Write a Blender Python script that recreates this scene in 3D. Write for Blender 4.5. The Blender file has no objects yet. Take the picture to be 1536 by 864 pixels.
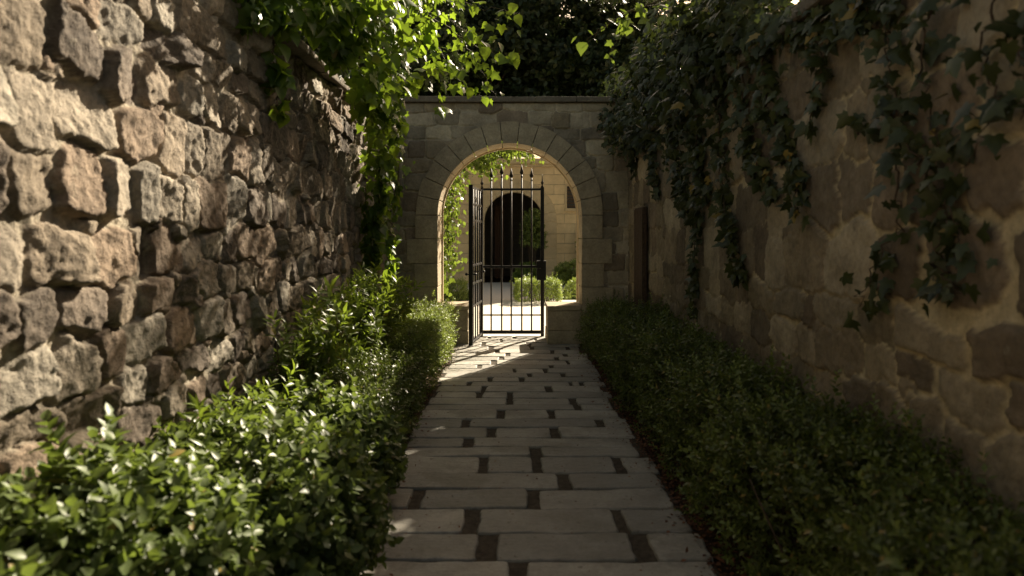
import bpy, bmesh, math
import numpy as np
from mathutils import Vector

R = math.radians
F, CX, HY, CH = 1017.0, 768.0, 350.0, 1.46      # focal length in photo pixels, vanishing point, camera height
rng = np.random.default_rng(7)
scene = bpy.context.scene
COL = scene.collection

def P(px, py, d):                                # world point seen at a photo pixel at distance d
    return np.array([(px-CX)*d/F, d, CH+(HY-py)*d/F])
def W(px, py, wx):                               # world point on a side wall x = wx
    return P(px, py, wx*F/(px-CX))

# ------------------------------------------------------------------ noise
_lat = np.random.default_rng(3).random((256, 256))
def vnoise(u, v, seed=0):
    u = np.asarray(u, float)+seed*17.31; v = np.asarray(v, float)+seed*9.73
    i = np.floor(u).astype(int); j = np.floor(v).astype(int)
    fu = u-i; fv = v-j
    fu = fu*fu*(3-2*fu); fv = fv*fv*(3-2*fv)
    g = lambda a, b: _lat[a & 255, b & 255]
    return (g(i, j)*(1-fu)+g(i+1, j)*fu)*(1-fv)+(g(i, j+1)*(1-fu)+g(i+1, j+1)*fu)*fv
def fbm(u, v, o=4, seed=0):
    s = 0; a = .5; t = 0
    for k in range(o):
        s = s+a*vnoise(u*2**k, v*2**k, seed+k*5); t += a; a *= .5
    return s/t-.5
def sm(x, a, b):
    t = np.clip((x-a)/(b-a), 0, 1); return t*t*(3-2*t)

# ------------------------------------------------------------------ mesh helpers
def link(o, parent=None):
    COL.objects.link(o)
    if parent is not None: o.parent = parent
    return o
def mesh(name, V, Fc, mat, parent=None, smooth=True, tint=None, col=None):
    """V (n,3) world coordinates; Fc int array (m,k) or list of such arrays"""
    V = np.asarray(V, np.float32)
    if parent is not None: V = V-np.array(parent.location, np.float32)
    Fs = [np.asarray(f, np.int32) for f in (Fc if isinstance(Fc, list) else [Fc]) if len(f)]
    me = bpy.data.meshes.new(name)
    me.vertices.add(len(V)); me.vertices.foreach_set('co', V.ravel())
    nl = sum(f.size for f in Fs); nf = sum(len(f) for f in Fs)
    me.loops.add(nl); me.polygons.add(nf)
    me.loops.foreach_set('vertex_index', np.concatenate([f.ravel() for f in Fs]))
    tot = np.concatenate([np.full(len(f), f.shape[1], np.int32) for f in Fs])
    me.polygons.foreach_set('loop_start', np.concatenate([[0], np.cumsum(tot)[:-1]]).astype(np.int32))
    me.polygons.foreach_set('use_smooth', np.full(nf, smooth))
    me.update(calc_edges=True)
    if tint is not None:
        a = me.attributes.new('tint', 'FLOAT', 'POINT'); a.data.foreach_set('value', np.asarray(tint, np.float32))
    if col is not None:
        a = me.attributes.new('col', 'FLOAT_COLOR', 'POINT')
        c = np.ones((len(V), 4), np.float32); c[:, :3] = col
        a.data.foreach_set('color', c.ravel())
    me.materials.append(mat)
    o = bpy.data.objects.new(name, me)
    return link(o, parent)
def from_bm(name, bm, mat, parent=None, smooth=False):
    if parent is not None: bmesh.ops.translate(bm, verts=bm.verts, vec=-Vector(parent.location))
    me = bpy.data.meshes.new(name); bm.to_mesh(me); bm.free()
    for p in me.polygons: p.use_smooth = smooth
    me.materials.append(mat)
    return link(bpy.data.objects.new(name, me), parent)
def thing(name, loc, label, cat, group=None):
    o = bpy.data.objects.new(name, None); o.location = loc; o.empty_display_size = .2
    o['label'] = label; o['category'] = cat
    if group: o['group'] = group
    return link(o)
def structure(o): o['kind'] = 'structure'; return o
def box(bm, x0, x1, y0, y1, z0, z1, bev=0.0, rot=None, jit=0.0):
    r = bmesh.ops.create_cube(bm, size=1)
    vs = r['verts']
    for v in vs:
        v.co = Vector(((x0+x1)/2+v.co.x*(x1-x0), (y0+y1)/2+v.co.y*(y1-y0), (z0+z1)/2+v.co.z*(z1-z0)))
        if jit: v.co += Vector(rng.uniform(-jit, jit, 3))
    if rot:
        c, m = rot
        bmesh.ops.transform(bm, matrix=m, verts=vs, space=__import__('mathutils').Matrix.Translation(-Vector(c)))
    if bev:
        es = {e for v in vs for e in v.link_edges}
        bmesh.ops.bevel(bm, geom=list(es), offset=bev, segments=2, affect='EDGES', profile=.6)
def merge(parts):
    """parts: list of (V, F(m,3), tint)"""
    off = 0; Vs = []; Fs = []; Ts = []
    for V, Fc, T in parts:
        Vs.append(V); Fs.append(np.asarray(Fc)+off); Ts.append(T); off += len(V)
    return np.concatenate(Vs), np.concatenate(Fs), np.concatenate(Ts)
def tube(pts, r0, r1=None, k=5):
    pts = np.asarray(pts, float); n = len(pts); r1 = r0 if r1 is None else r1
    T = np.gradient(pts, axis=0); T /= np.linalg.norm(T, axis=1)[:, None]+1e-9
    up = np.array([0.13, .21, .97]); 
    if abs(T[0]@up) > .95: up = np.array([1., .1, 0])
    A = np.cross(T, up); A /= np.linalg.norm(A, axis=1)[:, None]+1e-9
    B = np.cross(T, A)
    rr = np.linspace(r0, r1, n)[:, None, None]
    th = np.arange(k)*2*math.pi/k
    V = pts[:, None]+rr*(np.cos(th)[None, :, None]*A[:, None]+np.sin(th)[None, :, None]*B[:, None])
    V = V.reshape(-1, 3); Fc = []
    for i in range(n-1):
        for j in range(k):
            a = i*k+j; b = i*k+(j+1) % k
            Fc += [(a, b, b+k), (a, b+k, a+k)]
    for j in range(1, k-1): Fc += [(0, j+1, j), ((n-1)*k, (n-1)*k+j, (n-1)*k+j+1)]
    return V, np.array(Fc), np.full(len(V), .5)
def smooth_line(pts, n=24, wob=0.0):
    pts = np.asarray(pts, float)
    t = np.concatenate([[0], np.cumsum(np.linalg.norm(np.diff(pts, axis=0), axis=1))]); t /= t[-1]
    s = np.linspace(0, 1, n)
    out = np.stack([np.interp(s, t, pts[:, i]) for i in range(3)], 1)
    for _ in range(3): out[1:-1] = (out[:-2]+out[1:-1]*2+out[2:])/4
    if wob: out[1:-1] += rng.normal(0, wob, (n-2, 3))
    return out

# ------------------------------------------------------------------ leaves
def outline_leaf(half, curl=.12, fold=.15):
    """half: list of (y, w) from base to tip (w=0 at both ends); returns tri mesh"""
    ys = np.array([h[0] for h in half]); ws = np.array([h[1] for h in half]); n = len(ys)
    zc = -curl*ys**2
    V = [(0, ys[i], zc[i]) for i in range(n)]
    L = []; Rr = []
    for i in range(1, n-1):
        L.append(len(V)); V.append((-ws[i], ys[i], zc[i]+fold*ws[i]))
        Rr.append(len(V)); V.append((ws[i], ys[i], zc[i]+fold*ws[i]))
    T = [(0, 1, L[0]), (0, Rr[0], 1)]
    for i in range(1, n-2):
        a, b = L[i-1], L[i]; T += [(i, i+1, b), (i, b, a)]
        a, b = Rr[i-1], Rr[i]; T += [(i, b, i+1), (i, a, b)]
    T += [(n-2, n-1, L[-1]), (n-2, Rr[-1], n-1)]
    V = np.array(V); return V, np.array(T), np.zeros(len(V))
LEAF_OVATE = outline_leaf([(0, 0), (.15, .2), (.42, .31), (.72, .2), (1, 0)], .15, .3)
LEAF_BROAD = outline_leaf([(0, 0), (.06, .26), (.3, .42), (.58, .31), (.82, .12), (1, 0)], .2, .22)
LEAF_LANCE = outline_leaf([(0, 0), (.2, .09), (.5, .14), (.8, .07), (1, 0)], .25, .3)
LEAF_SMALL = outline_leaf([(0, 0), (.45, .26), (1, 0)], .1, .3)
def ivy_leaf():
    o = [(0, .02), (.2, -.12), (.42, -.06), (.34, .12), (.58, .38), (.27, .45), (.22, .62), (0, 1.0)]
    pts = o+[(-x, y) for x, y in o[-2:0:-1]]
    V = [(0, .32, .0)]+[(x, y, -.22*abs(x)-.12*y*y) for x, y in pts]
    n = len(pts); T = [(0, 1+i, 1+(i+1) % n) for i in range(n)]
    return np.array(V), np.array(T), np.zeros(n+1)
LEAF_IVY = ivy_leaf()
_v = LEAF_IVY[0].copy(); _v[:, 0] *= .72; _v[:, 1] *= 1.08; _v[:, 2] += .5*_v[:, 0]**2; LEAF_IVY_NARROW = (_v, LEAF_IVY[1], LEAF_IVY[2])
_v = LEAF_IVY[0].copy(); _v[:, 0] = _v[:, 0]*1.05+.06*_v[:, 1]; _v[:, 2] -= .35*np.abs(_v[:, 0]); LEAF_IVY_BENT = (_v, LEAF_IVY[1], LEAF_IVY[2])
def norm(a): return a/(np.linalg.norm(a, axis=-1, keepdims=True)+1e-9)
def scatter(tpl, pos, d, nrm, sc, tint):
    V, T, t0 = tpl; N = len(pos)
    Y = norm(d); X = norm(np.cross(Y, nrm)); Z = np.cross(X, Y)
    sc = np.asarray(sc).reshape(-1, 1, 1)
    out = pos[:, None]+sc*(V[None, :, :1]*X[:, None]+V[None, :, 1:2]*Y[:, None]+V[None, :, 2:]*Z[:, None])
    Fc = T[None]+(np.arange(N)*len(V))[:, None, None]
    tt = np.asarray(tint)[:, None]+t0[None]
    return out.reshape(-1, 3), Fc.reshape(-1, 3), tt.reshape(-1)
def rdir(n): return norm(rng.normal(size=(n, 3)))
def sprig(leaf, n, ln, ls, spread=1.0, taper=.6, stemr=.0):
    """twig of unit length ln along +Y with leaf pairs of size ls"""
    pos = []; D = []; Nn = []; S = []
    for i in range(n):
        t = .15+.85*i/(n-1); a = i*2.4+rng.uniform(-.4, .4)
        out = np.array([math.cos(a), 0, math.sin(a)])
        k = spread*(1.15-.55*t)
        pos.append([0, t*ln, 0]); D.append(out*k+np.array([0, 1-.35*k, 0])+rng.normal(0, .18, 3))
        Nn.append(np.array([0, 1, 0])-out*.4+rng.normal(0, .25, 3)); S.append(ls*(1-(1-taper)*t)*rng.uniform(.8, 1.2))
    parts = [scatter(leaf, np.array(pos), np.array(D), np.array(Nn), np.array(S), rng.uniform(-.18, .18, n)+.25*np.linspace(0, 1, n))]
    if stemr:
        s = tube([[0, 0, 0], [0, ln*.5, 0], [0, ln, 0]], stemr, stemr*.5, 3); parts.append((s[0], s[1], np.full(len(s[0]), -.2)))
    return merge(parts)

# ------------------------------------------------------------------ materials
def mat(name):
    m = bpy.data.materials.new(name); m.use_nodes = True
    nt = m.node_tree; nt.nodes.clear()
    return m, nt.nodes, nt.links
def N(nodes, t, **kw):
    n = nodes.new(t)
    for k, v in kw.items():
        if k in n.inputs: n.inputs[k].default_value = v
        else: setattr(n, k, v)
    return n
def mixc(nodes, links, a, b, fac, mode='MIX'):
    m = nodes.new('ShaderNodeMix'); m.data_type = 'RGBA'; m.blend_type = mode
    for s, v in ((m.inputs[6], a), (m.inputs[7], b), (m.inputs[0], fac)):
        if hasattr(v, 'links'): links.new(v, s)
        elif isinstance(v, (int, float)): s.default_value = v
        else: s.default_value = (*v, 1)
    return m.outputs[2]
def ramp(nodes, links, src, stops):
    r = nodes.new('ShaderNodeValToRGB'); e = r.color_ramp.elements
    while len(e) < len(stops): e.new(.5)
    for el, (p, c) in zip(e, stops):
        el.position = p; el.color = (c, c, c, 1) if isinstance(c, (int, float)) else (*c, 1)
    links.new(src, r.inputs[0]); return r.outputs[0]
def noise(nodes, links, scale, detail=5, rough=.6, vec=None):
    n = N(nodes, 'ShaderNodeTexNoise'); n.inputs['Scale'].default_value = scale
    n.inputs['Detail'].default_value = detail; n.inputs['Roughness'].default_value = rough
    if vec is None:
        tc = nodes.new('ShaderNodeTexCoord'); vec = tc.outputs['Object']
    links.new(vec, n.inputs['Vector']); return n.outputs['Fac']

def stone_mat(name, base=None, var=.35, bumpd=.006, rough=.9, scale=1.0, tintn=(.9, .8, .62)):
    m, n, l = mat(name)
    out = n.new('ShaderNodeOutputMaterial'); b = n.new('ShaderNodeBsdfPrincipled'); l.new(b.outputs[0], out.inputs[0])
    if base is None:
        a = N(n, 'ShaderNodeAttribute'); a.attribute_name = 'col'; c = a.outputs['Color']
    else:
        c = base
    n1 = noise(n, l, 5*scale, 6, .65); n2 = noise(n, l, 38*scale, 5, .7); n3 = noise(n, l, 140*scale, 3, .6)
    k1 = ramp(n, l, n1, [(.3, 1-var), (.7, 1+var*.6)])
    c = mixc(n, l, c, k1, 1.0, 'MULTIPLY')
    k2 = ramp(n, l, n2, [(.32, 1-var*.8), (.55, 1.0), (.75, 1+var*.45)])
    c = mixc(n, l, c, k2, 1.0, 'MULTIPLY')
    lich = ramp(n, l, noise(n, l, 9*scale, 8, .75), [(.60, 0.0), (.70, .45)])
    c = mixc(n, l, c, (.33*tintn[0]/.9, .30*tintn[1]/.8, .22), lich)
    l.new(c, b.inputs['Base Color']); b.inputs['Roughness'].default_value = rough
    b.inputs['Specular IOR Level'].default_value = .25
    ad = n.new('ShaderNodeMath'); ad.operation = 'MULTIPLY_ADD'; l.new(n3, ad.inputs[0]); ad.inputs[1].default_value = .35; l.new(n2, ad.inputs[2])
    bp = n.new('ShaderNodeBump'); bp.inputs['Distance'].default_value = bumpd; bp.inputs['Strength'].default_value = 1
    l.new(ad.outputs[0], bp.inputs['Height'])
    b0 = n.new('ShaderNodeBump'); b0.inputs['Distance'].default_value = bumpd*2.2; l.new(noise(n, l, 15*scale, 6, .6), b0.inputs['Height']); l.new(b0.outputs[0], bp.inputs['Normal'])
    l.new(bp.outputs[0], b.inputs['Normal'])
    return m
def leaf_mat(name, dark, light, trans, tf=.35, rough=.42):
    m, n, l = mat(name)
    out = n.new('ShaderNodeOutputMaterial'); b = n.new('ShaderNodeBsdfPrincipled')
    a = N(n, 'ShaderNodeAttribute'); a.attribute_name = 'tint'
    c = mixc(n, l, dark, light, a.outputs['Fac'])
    nz = noise(n, l, 60, 2, .5)
    c = mixc(n, l, c, ramp(n, l, nz, [(.3, .8), (.7, 1.15)]), 1.0, 'MULTIPLY')
    l.new(c, b.inputs['Base Color']); b.inputs['Roughness'].default_value = rough
    b.inputs['Specular IOR Level'].default_value = .4
    gt = n.new('ShaderNodeMath'); gt.operation = 'GREATER_THAN'; l.new(a.outputs['Fac'], gt.inputs[0]); gt.inputs[1].default_value = 1.5
    c = mixc(n, l, c, (.26, .19, .05), gt.outputs[0]); l.new(c, b.inputs['Base Color'])
    t = n.new('ShaderNodeBsdfTranslucent')
    c2 = mixc(n, l, tuple(x*.45 for x in trans), trans, a.outputs['Fac'])
    l.new(c2, t.inputs['Color'])
    mx = n.new('ShaderNodeMixShader'); mx.inputs[0].default_value = tf
    l.new(b.outputs[0], mx.inputs[1]); l.new(t.outputs[0], mx.inputs[2]); l.new(mx.outputs[0], out.inputs[0])
    return m
def plain(name, c, rough=.7, metal=0, bump=0, bs=60, var=.25, spec=.4):
    m, n, l = mat(name)
    out = n.new('ShaderNodeOutputMaterial'); b = n.new('ShaderNodeBsdfPrincipled'); l.new(b.outputs[0], out.inputs[0])
    nz = noise(n, l, bs, 5, .6)
    cc = mixc(n, l, c, ramp(n, l, nz, [(.3, 1-var), (.7, 1+var)]), 1.0, 'MULTIPLY')
    l.new(cc, b.inputs['Base Color']); b.inputs['Roughness'].default_value = rough; b.inputs['Metallic'].default_value = metal
    b.inputs['Specular IOR Level'].default_value = spec
    if bump:
        bp = n.new('ShaderNodeBump'); bp.inputs['Distance'].default_value = bump; l.new(nz, bp.inputs['Height']); l.new(bp.outputs[0], b.inputs['Normal'])
    return m
M_rubble = stone_mat('rubble_stone', None, .38, .012)
M_wallR = stone_mat('mortared_stone', None, .34, .006, scale=.8)
M_arch = stone_mat('ashlar_stone', None, .25, .004)
M_block = stone_mat('dressed_stone', (.42, .35, .24), .28, .006)
M_ring = stone_mat('arch_ring_stone', (.45, .375, .255), .28, .006)
M_cope = stone_mat('coping_stone', (.20, .17, .13), .3, .008)
M_iron = plain('wrought_iron', (.018, .017, .016), .45, .6, .0006, 200, .3)
M_soil = plain('dark_soil', (.055, .036, .022), .95, 0, .02, 18, .5, .1)
M_joint = plain('path_joint_soil', (.075, .062, .046), .95, 0, .008, 40, .45, .1)
M_bark = plain('bark', (.09, .065, .045), .9, 0, .006, 40, .4, .1)
M_stem = plain('green_stem', (.10, .08, .035), .7, 0, 0, 40, .3, .2)
M_dark = plain('doorway_interior', (.11, .095, .075), .9, 0, 0, 8, .3, .1)
M_wood = plain('dark_timber', (.07, .045, .028), .75, 0, .004, 30, .35, .2)
M_door = plain('reddish_timber', (.085, .045, .028), .7, 0, .003, 30, .35, .2)
M_glass = plain('window_glass', (.03, .035, .04), .12, 0, 0, 3, .2, .6)
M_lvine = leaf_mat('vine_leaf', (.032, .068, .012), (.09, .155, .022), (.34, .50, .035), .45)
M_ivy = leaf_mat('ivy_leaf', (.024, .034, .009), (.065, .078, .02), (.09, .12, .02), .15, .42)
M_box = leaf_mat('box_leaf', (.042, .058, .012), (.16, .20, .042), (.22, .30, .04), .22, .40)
M_laurel = leaf_mat('broad_shrub_leaf', (.036, .056, .014), (.105, .142, .042), (.22, .30, .045), .28, .45)
M_lance = leaf_mat('lance_leaf', (.045, .075, .016), (.14, .19, .035), (.32, .44, .04), .35, .38)
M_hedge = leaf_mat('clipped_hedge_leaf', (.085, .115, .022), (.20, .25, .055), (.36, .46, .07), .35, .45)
M_climb = leaf_mat('climber_leaf', (.04, .07, .012), (.11, .16, .025), (.26, .36, .04), .4, .45)
M_tree = leaf_mat('tree_leaf', (.014, .026, .010), (.04, .06, .018), (.07, .10, .02), .15, .5)
M_litter = leaf_mat('fallen_leaf', (.08, .03, .015), (.22, .09, .035), (.2, .08, .03), .1, .7)
M_flower = leaf_mat('garden_flower', (.35, .12, .12), (.6, .45, .4), (.4, .3, .25), .3, .6)

# paving slab material
def slab_mat():
    m, n, l = mat('flagstone')
    out = n.new('ShaderNodeOutputMaterial'); b = n.new('ShaderNodeBsdfPrincipled'); l.new(b.outputs[0], out.inputs[0])
    a = N(n, 'ShaderNodeAttribute'); a.attribute_name = 'tint'
    c = mixc(n, l, (.235, .225, .195), (.40, .375, .315), a.outputs['Fac'])
    n1 = noise(n, l, 3.5, 7, .62); n2 = noise(n, l, 45, 5, .7)
    c = mixc(n, l, c, ramp(n, l, n1, [(.3, .6), (.7, 1.22)]), 1.0, 'MULTIPLY')
    c = mixc(n, l, c, ramp(n, l, n2, [(.3, .82), (.7, 1.12)]), 1.0, 'MULTIPLY')
    st_ = ramp(n, l, noise(n, l, 1.7, 9, .72), [(.50, 0.0), (.62, .55)])
    c = mixc(n, l, c, (.13, .12, .09), st_)
    sp = ramp(n, l, noise(n, l, 22, 3, .5), [(.66, 0.0), (.71, .6)])
    c = mixc(n, l, c, (.09, .075, .055), sp)
    l.new(c, b.inputs['Base Color']); 
    l.new(ramp(n, l, n1, [(.3, .42), (.7, .7)]), b.inputs['Roughness']); b.inputs['Specular IOR Level'].default_value = .45
    mp = n.new('ShaderNodeMapping'); tc = n.new('ShaderNodeTexCoord'); l.new(tc.outputs['Object'], mp.inputs[0]); mp.inputs['Scale'].default_value = (1, 2.4, 1)
    n3 = noise(n, l, 9, 8, .62, mp.outputs[0])
    bp = n.new('ShaderNodeBump'); bp.inputs['Distance'].default_value = .012; l.new(n3, bp.inputs['Height'])
    bp2 = n.new('ShaderNodeBump'); bp2.inputs['Distance'].default_value = .0015; l.new(n2, bp2.inputs['Height']); l.new(bp.outputs[0], bp2.inputs['Normal'])
    l.new(bp2.outputs[0], b.inputs['Normal'])
    return m
M_slab = slab_mat()
M_court = plain('courtyard_paving', (.62, .56, .46), .85, 0, .004, 12, .1, .2)
M_grass = plain('lawn_soil', (.06, .085, .02), .9, 0, .03, 60, .4, .1)

# facade ashlar
def facade_mat():
    m, n, l = mat('facade_ashlar')
    out = n.new('ShaderNodeOutputMaterial'); b = n.new('ShaderNodeBsdfPrincipled'); l.new(b.outputs[0], out.inputs[0])
    tc = n.new('ShaderNodeTexCoord'); sx = n.new('ShaderNodeSeparateXYZ'); cx = n.new('ShaderNodeCombineXYZ')
    l.new(tc.outputs['Object'], sx.inputs[0]); l.new(sx.outputs[0], cx.inputs[0]); l.new(sx.outputs[2], cx.inputs[1])
    br = n.new('ShaderNodeTexBrick'); l.new(cx.outputs[0], br.inputs['Vector'])
    br.inputs['Scale'].default_value = 1; br.inputs['Brick Width'].default_value = .62; br.inputs['Row Height'].default_value = .29
    br.inputs['Mortar Size'].default_value = .009; br.inputs['Mortar Smooth'].default_value = .4
    br.inputs['Color1'].default_value = (.78, .585, .31, 1); br.inputs['Color2'].default_value = (.64, .48, .26, 1); br.inputs['Mortar'].default_value = (.56, .43, .25, 1)
    c = mixc(n, l, br.outputs['Color'], ramp(n, l, noise(n, l, 2.2, 6, .65), [(.3, .75), (.7, 1.15)]), 1.0, 'MULTIPLY')
    l.new(c, b.inputs['Base Color']); b.inputs['Roughness'].default_value = .9
    bp = n.new('ShaderNodeBump'); bp.inputs['Distance'].default_value = .012; bp.invert = True
    l.new(br.outputs['Fac'], bp.inputs['Height']); l.new(bp.outputs[0], b.inputs['Normal'])
    return m
M_facade = facade_mat()
M_surround = stone_mat('door_surround_stone', (.58, .45, .26), .15, .004)

# ------------------------------------------------------------------ masonry height fields
def seeds(u0, u1, v0, v1, rowh, wmin, wmax, rs, infill=0):
    r = np.random.default_rng(rs); S = []
    v = v0
    while v < v1:
        h = r.uniform(*rowh); u = u0-r.uniform(0, wmax)
        while u < u1+.1:
            w = r.uniform(wmin, wmax)
            S.append((u+w/2, v+h/2+r.uniform(-.12, .12)*h, w/2, h/2*r.uniform(.85, 1.15)))
            u += w
        v += h
    big = list(S)
    for _ in range(infill):      # small filler stones sit where the big ones meet
        q = big[r.integers(len(big))]
        S.append((q[0]+q[2]*r.choice((-1, 1)), q[1]+q[3]*r.choice((-1, 1)), r.uniform(.03, .065), r.uniform(.025, .05)))
    return np.array(S)
def masonry(U, V, S, pal, mort, rs, p=3.0, rot=.15, warp=.05, relief=(.03, .08), edge=(0.02, .35), gap=.0, tilt=.1, rough=.02, fine=.006, jointw=.5, gapfn=None, blot=.5):
    r = np.random.default_rng(rs); n = len(S)
    ang = r.normal(0, rot, n); A = r.uniform(*relief, n); tu = r.normal(0, tilt, n); tv = r.normal(0, tilt, n)
    pal = np.array(pal); ci = pal[r.integers(0, len(pal), n)]*r.uniform(.75, 1.25, (n, 1))
    shape = U.shape; u = U.ravel(); v = V.ravel()
    uu = u+warp*(fbm(u*4, v*4, 3, rs)*2); vv = v+warp*(fbm(u*4+50, v*4, 3, rs+1)*2)
    uu = uu+warp*.4*(fbm(u*14, v*14, 2, rs+2)*2); vv = vv+warp*.4*(fbm(u*14+50, v*14, 2, rs+3)*2)
    H = np.empty(len(u)); C = np.empty((len(u), 3))
    order = np.argsort(u); ca, sa = np.cos(ang), np.sin(ang)
    for st in range(0, len(u), 3000):
        ix = order[st:st+3000]
        lo, hi = uu[ix].min()-.8, uu[ix].max()+.8
        k = np.where((S[:, 0] > lo) & (S[:, 0] < hi))[0]
        du = uu[ix][:, None]-S[k, 0]; dv = vv[ix][:, None]-S[k, 1]
        a = (du*ca[k]+dv*sa[k])/S[k, 2]; b = (-du*sa[k]+dv*ca[k])/S[k, 3]
        d = (np.abs(a)**p+np.abs(b)**p)**(1/p)
        o = np.argpartition(d, 1, axis=1)[:, :2]; d01 = np.take_along_axis(d, o, 1)
        sw = d01[:, 0] > d01[:, 1]; f = np.where(sw, o[:, 1], o[:, 0]); d1 = d01.min(1); d2 = d01.max(1)
        gg = gapfn(u[ix], v[ix]) if gapfn else gap
        e = np.minimum((d2-d1)*jointw-(gg*.6 if gapfn else 0), 1.12-gg-d1)
        kk = k[f]; ii = np.arange(len(ix))
        m = sm(e, *edge)
        H[ix] = A[kk]*m+m*(tu[kk]*du[ii, f]+tv[kk]*dv[ii, f])
        mc = sm(e, edge[0]-.01, edge[0]+(edge[1]-edge[0])*.35)[:, None]
        C[ix] = ci[kk]*mc+np.array(mort)*(1-mc)
    H += rough*2*fbm(u*9, v*9, 4, rs+7)+fine*2*fbm(u*45, v*45, 3, rs+9)
    C *= (1+blot*fbm(u*3, v*3, 4, rs+11))[:, None]
    return H.reshape(shape), np.clip(C, 0, 1)
def grid_faces(nu, nv, flip=False):
    i, j = np.meshgrid(np.arange(nu-1), np.arange(nv-1), indexing='ij')
    a = (i*nv+j).ravel(); f = np.stack([a, a+nv, a+nv+1, a+1], 1)
    return f[:, ::-1] if flip else f

def side_wall(side, label, x0, top, S, kw, matn, fine, ystart=-4, yend=8.97, thick=.45, extra=None):
    t = thing('stone_wall', (x0, 3, 0), label, 'wall')
    ys = np.concatenate([np.arange(ystart, 1.2, .06), np.arange(1.2, 5.0, fine), np.arange(5.0, yend, fine*1.4), [yend]])
    zs = np.arange(-.05, top+1e-6, fine); zs[-1] = top
    U, Vv = np.meshgrid(ys, zs, indexing='ij')
    H, C = masonry(U, Vv, S, **kw)
    if extra is not None: H = H+extra(U, Vv)
    H[:, -1] = 0; 
    X = x0-side*H        # side=+1: right wall, facing -x
    V = np.stack([X, U, Vv], -1).reshape(-1, 3)
    Fc = grid_faces(len(ys), len(zs), flip=side > 0)
    # solid core behind the face
    xb = x0+side*thick; nb = len(V)
    xs = x0+side*.002
    core = np.array([(xs, ystart, -.05), (xs, yend, -.05), (xs, yend, top), (xs, ystart, top), (xb, ystart, -.05), (xb, yend, -.05), (xb, yend, top), (xb, ystart, top)])
    cf = np.array([(4, 5, 6, 7), (3, 2, 6, 7), (0, 4, 7, 3), (1, 5, 6, 2)])+nb
    mesh('masonry', np.concatenate([V, core]), np.concatenate([Fc, cf]), matn, t, True, col=np.concatenate([C, np.full((8, 3), .2)]))
    bm = bmesh.new(); y = ystart
    while y < yend-.15:
        L = rng.uniform(.3, .6); y1 = min(y+L, yend-.01)
        a, b = x0-side*.10+rng.uniform(-.015, .015), xb+side*.04
        box(bm, min(a, b), max(a, b), y+.006, y1-.006, top+.003, top+.07+rng.uniform(-.01, .012), .014, jit=.008)
        y = y1
    from_bm('coping', bm, M_cope, t)
    return t

XL, XR = -1.64, 1.55
SL = seeds(-4.2, 9.1, -.1, 2.95, (.15, .27), .15, .36, 12, 300)
kwL = dict(pal=[(.27, .22, .16), (.22, .18, .13), (.35, .30, .23), (.16, .13, .10), (.32, .285, .225), (.25, .19, .135)], mort=(.38, .33, .245), rs=21, p=3.4,
           rot=.2, warp=.056, relief=(.016, .046), edge=(.02, .16), gap=.03, tilt=.13, rough=.013, fine=.010, jointw=.55)
def stepL(U, V): return .05*(1-sm(U, 4.43, 4.5))
side_wall(-1, 'sunlit rubble wall of rough projecting stones on the left of the path', XL, 2.80, SL, kwL, M_rubble, .0105, extra=stepL)
SR = seeds(-4.2, 9.1, -.1, 3.05, (.17, .31), .18, .46, 31, 120)
kwR = dict(pal=[(.27, .215, .14), (.20, .155, .105), (.33, .27, .18), (.29, .235, .15), (.20, .16, .11), (.36, .30, .205)], mort=(.56, .46, .28), rs=41, p=4.2,
           rot=.08, warp=.06, relief=(.006, .024), edge=(.03, .10), tilt=.02, rough=.010, fine=.004, jointw=.5, blot=.4,
           gapfn=lambda u, v: -.05+.17*sm(3.9-u+1.6*fbm(u*1.3, v*1.3, 3, 77), .2, 2.2)+.07*fbm(u*2.5, v*2.5, 3, 78))
side_wall(1, 'shaded wall on the right with brown stones in wide pale mortar', XR, 2.55, SR, kwR, M_wallR, .0125)

# narrow dark timber post against the right wall
bm = bmesh.new(); box(bm, XR-.075, XR-.03, 7.62, 8.16, 0, 1.76, .008); 
post = thing('timber_door', (XR-.03, 7.9, 0), 'narrow dark plank door closed in the right wall near the arch', 'door')
from_bm('door_panel', bm, M_wood, post)
bm = bmesh.new()
for k in range(5): box(bm, XR-.085, XR-.0755, 7.632+k*.104, 7.632+k*.104+.098, .02, 1.74, .003)
from_bm('plank', bm, M_wood, post)

# ------------------------------------------------------------------ arch wall
AY0, AY1, AC, RI, RO, SP, ATOP = 9.0, 9.40, -.03, .95, 1.235, 1.70, 3.19
arch = thing('arch_wall', (AC, 9.2, 0), 'stone wall with a round archway closing the end of the path', 'archway')
def arch_sheet(yc, sign, name):
    xs = np.arange(XL-.02, XR+.06, .0115); zs = np.arange(-.05, ATOP+.001, .0115); zs[-1] = ATOP
    U, Vv = np.meshgrid(xs, zs, indexing='ij')
    S = seeds(-2, 2, -.02, 3.4, (.17, .27), .22, .5, 51, 0)
    H, C = masonry(U, Vv, S, pal=[(.33, .28, .20), (.40, .34, .245), (.25, .21, .155), (.43, .365, .255), (.35, .285, .19), (.28, .22, .155)], mort=(.52, .45, .33), rs=61, p=6, rot=.02, warp=.022,
                   relief=(.01, .028), edge=(.02, .12), tilt=.03, rough=.010, fine=.004, jointw=.6, blot=.8)
    H[:, -1] = 0
    V = np.stack([U, yc+sign*H, Vv], -1).reshape(-1, 3)
    Fc = grid_faces(len(xs), len(zs), flip=sign > 0)
    cu = (V[Fc[:, 0], 0]+V[Fc[:, 2], 0])/2-AC; cz = (V[Fc[:, 0], 2]+V[Fc[:, 2], 2])/2
    rm = (RI+RO)/2-.03
    hole = np.where(cz < SP, np.abs(cu) < rm, np.hypot(cu, cz-SP) < rm)
    mesh(name, V, Fc[~hole], M_arch, arch, True, col=C)
arch_sheet(AY0, -1, 'masonry'); arch_sheet(AY1, 1, 'rear_masonry')
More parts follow.
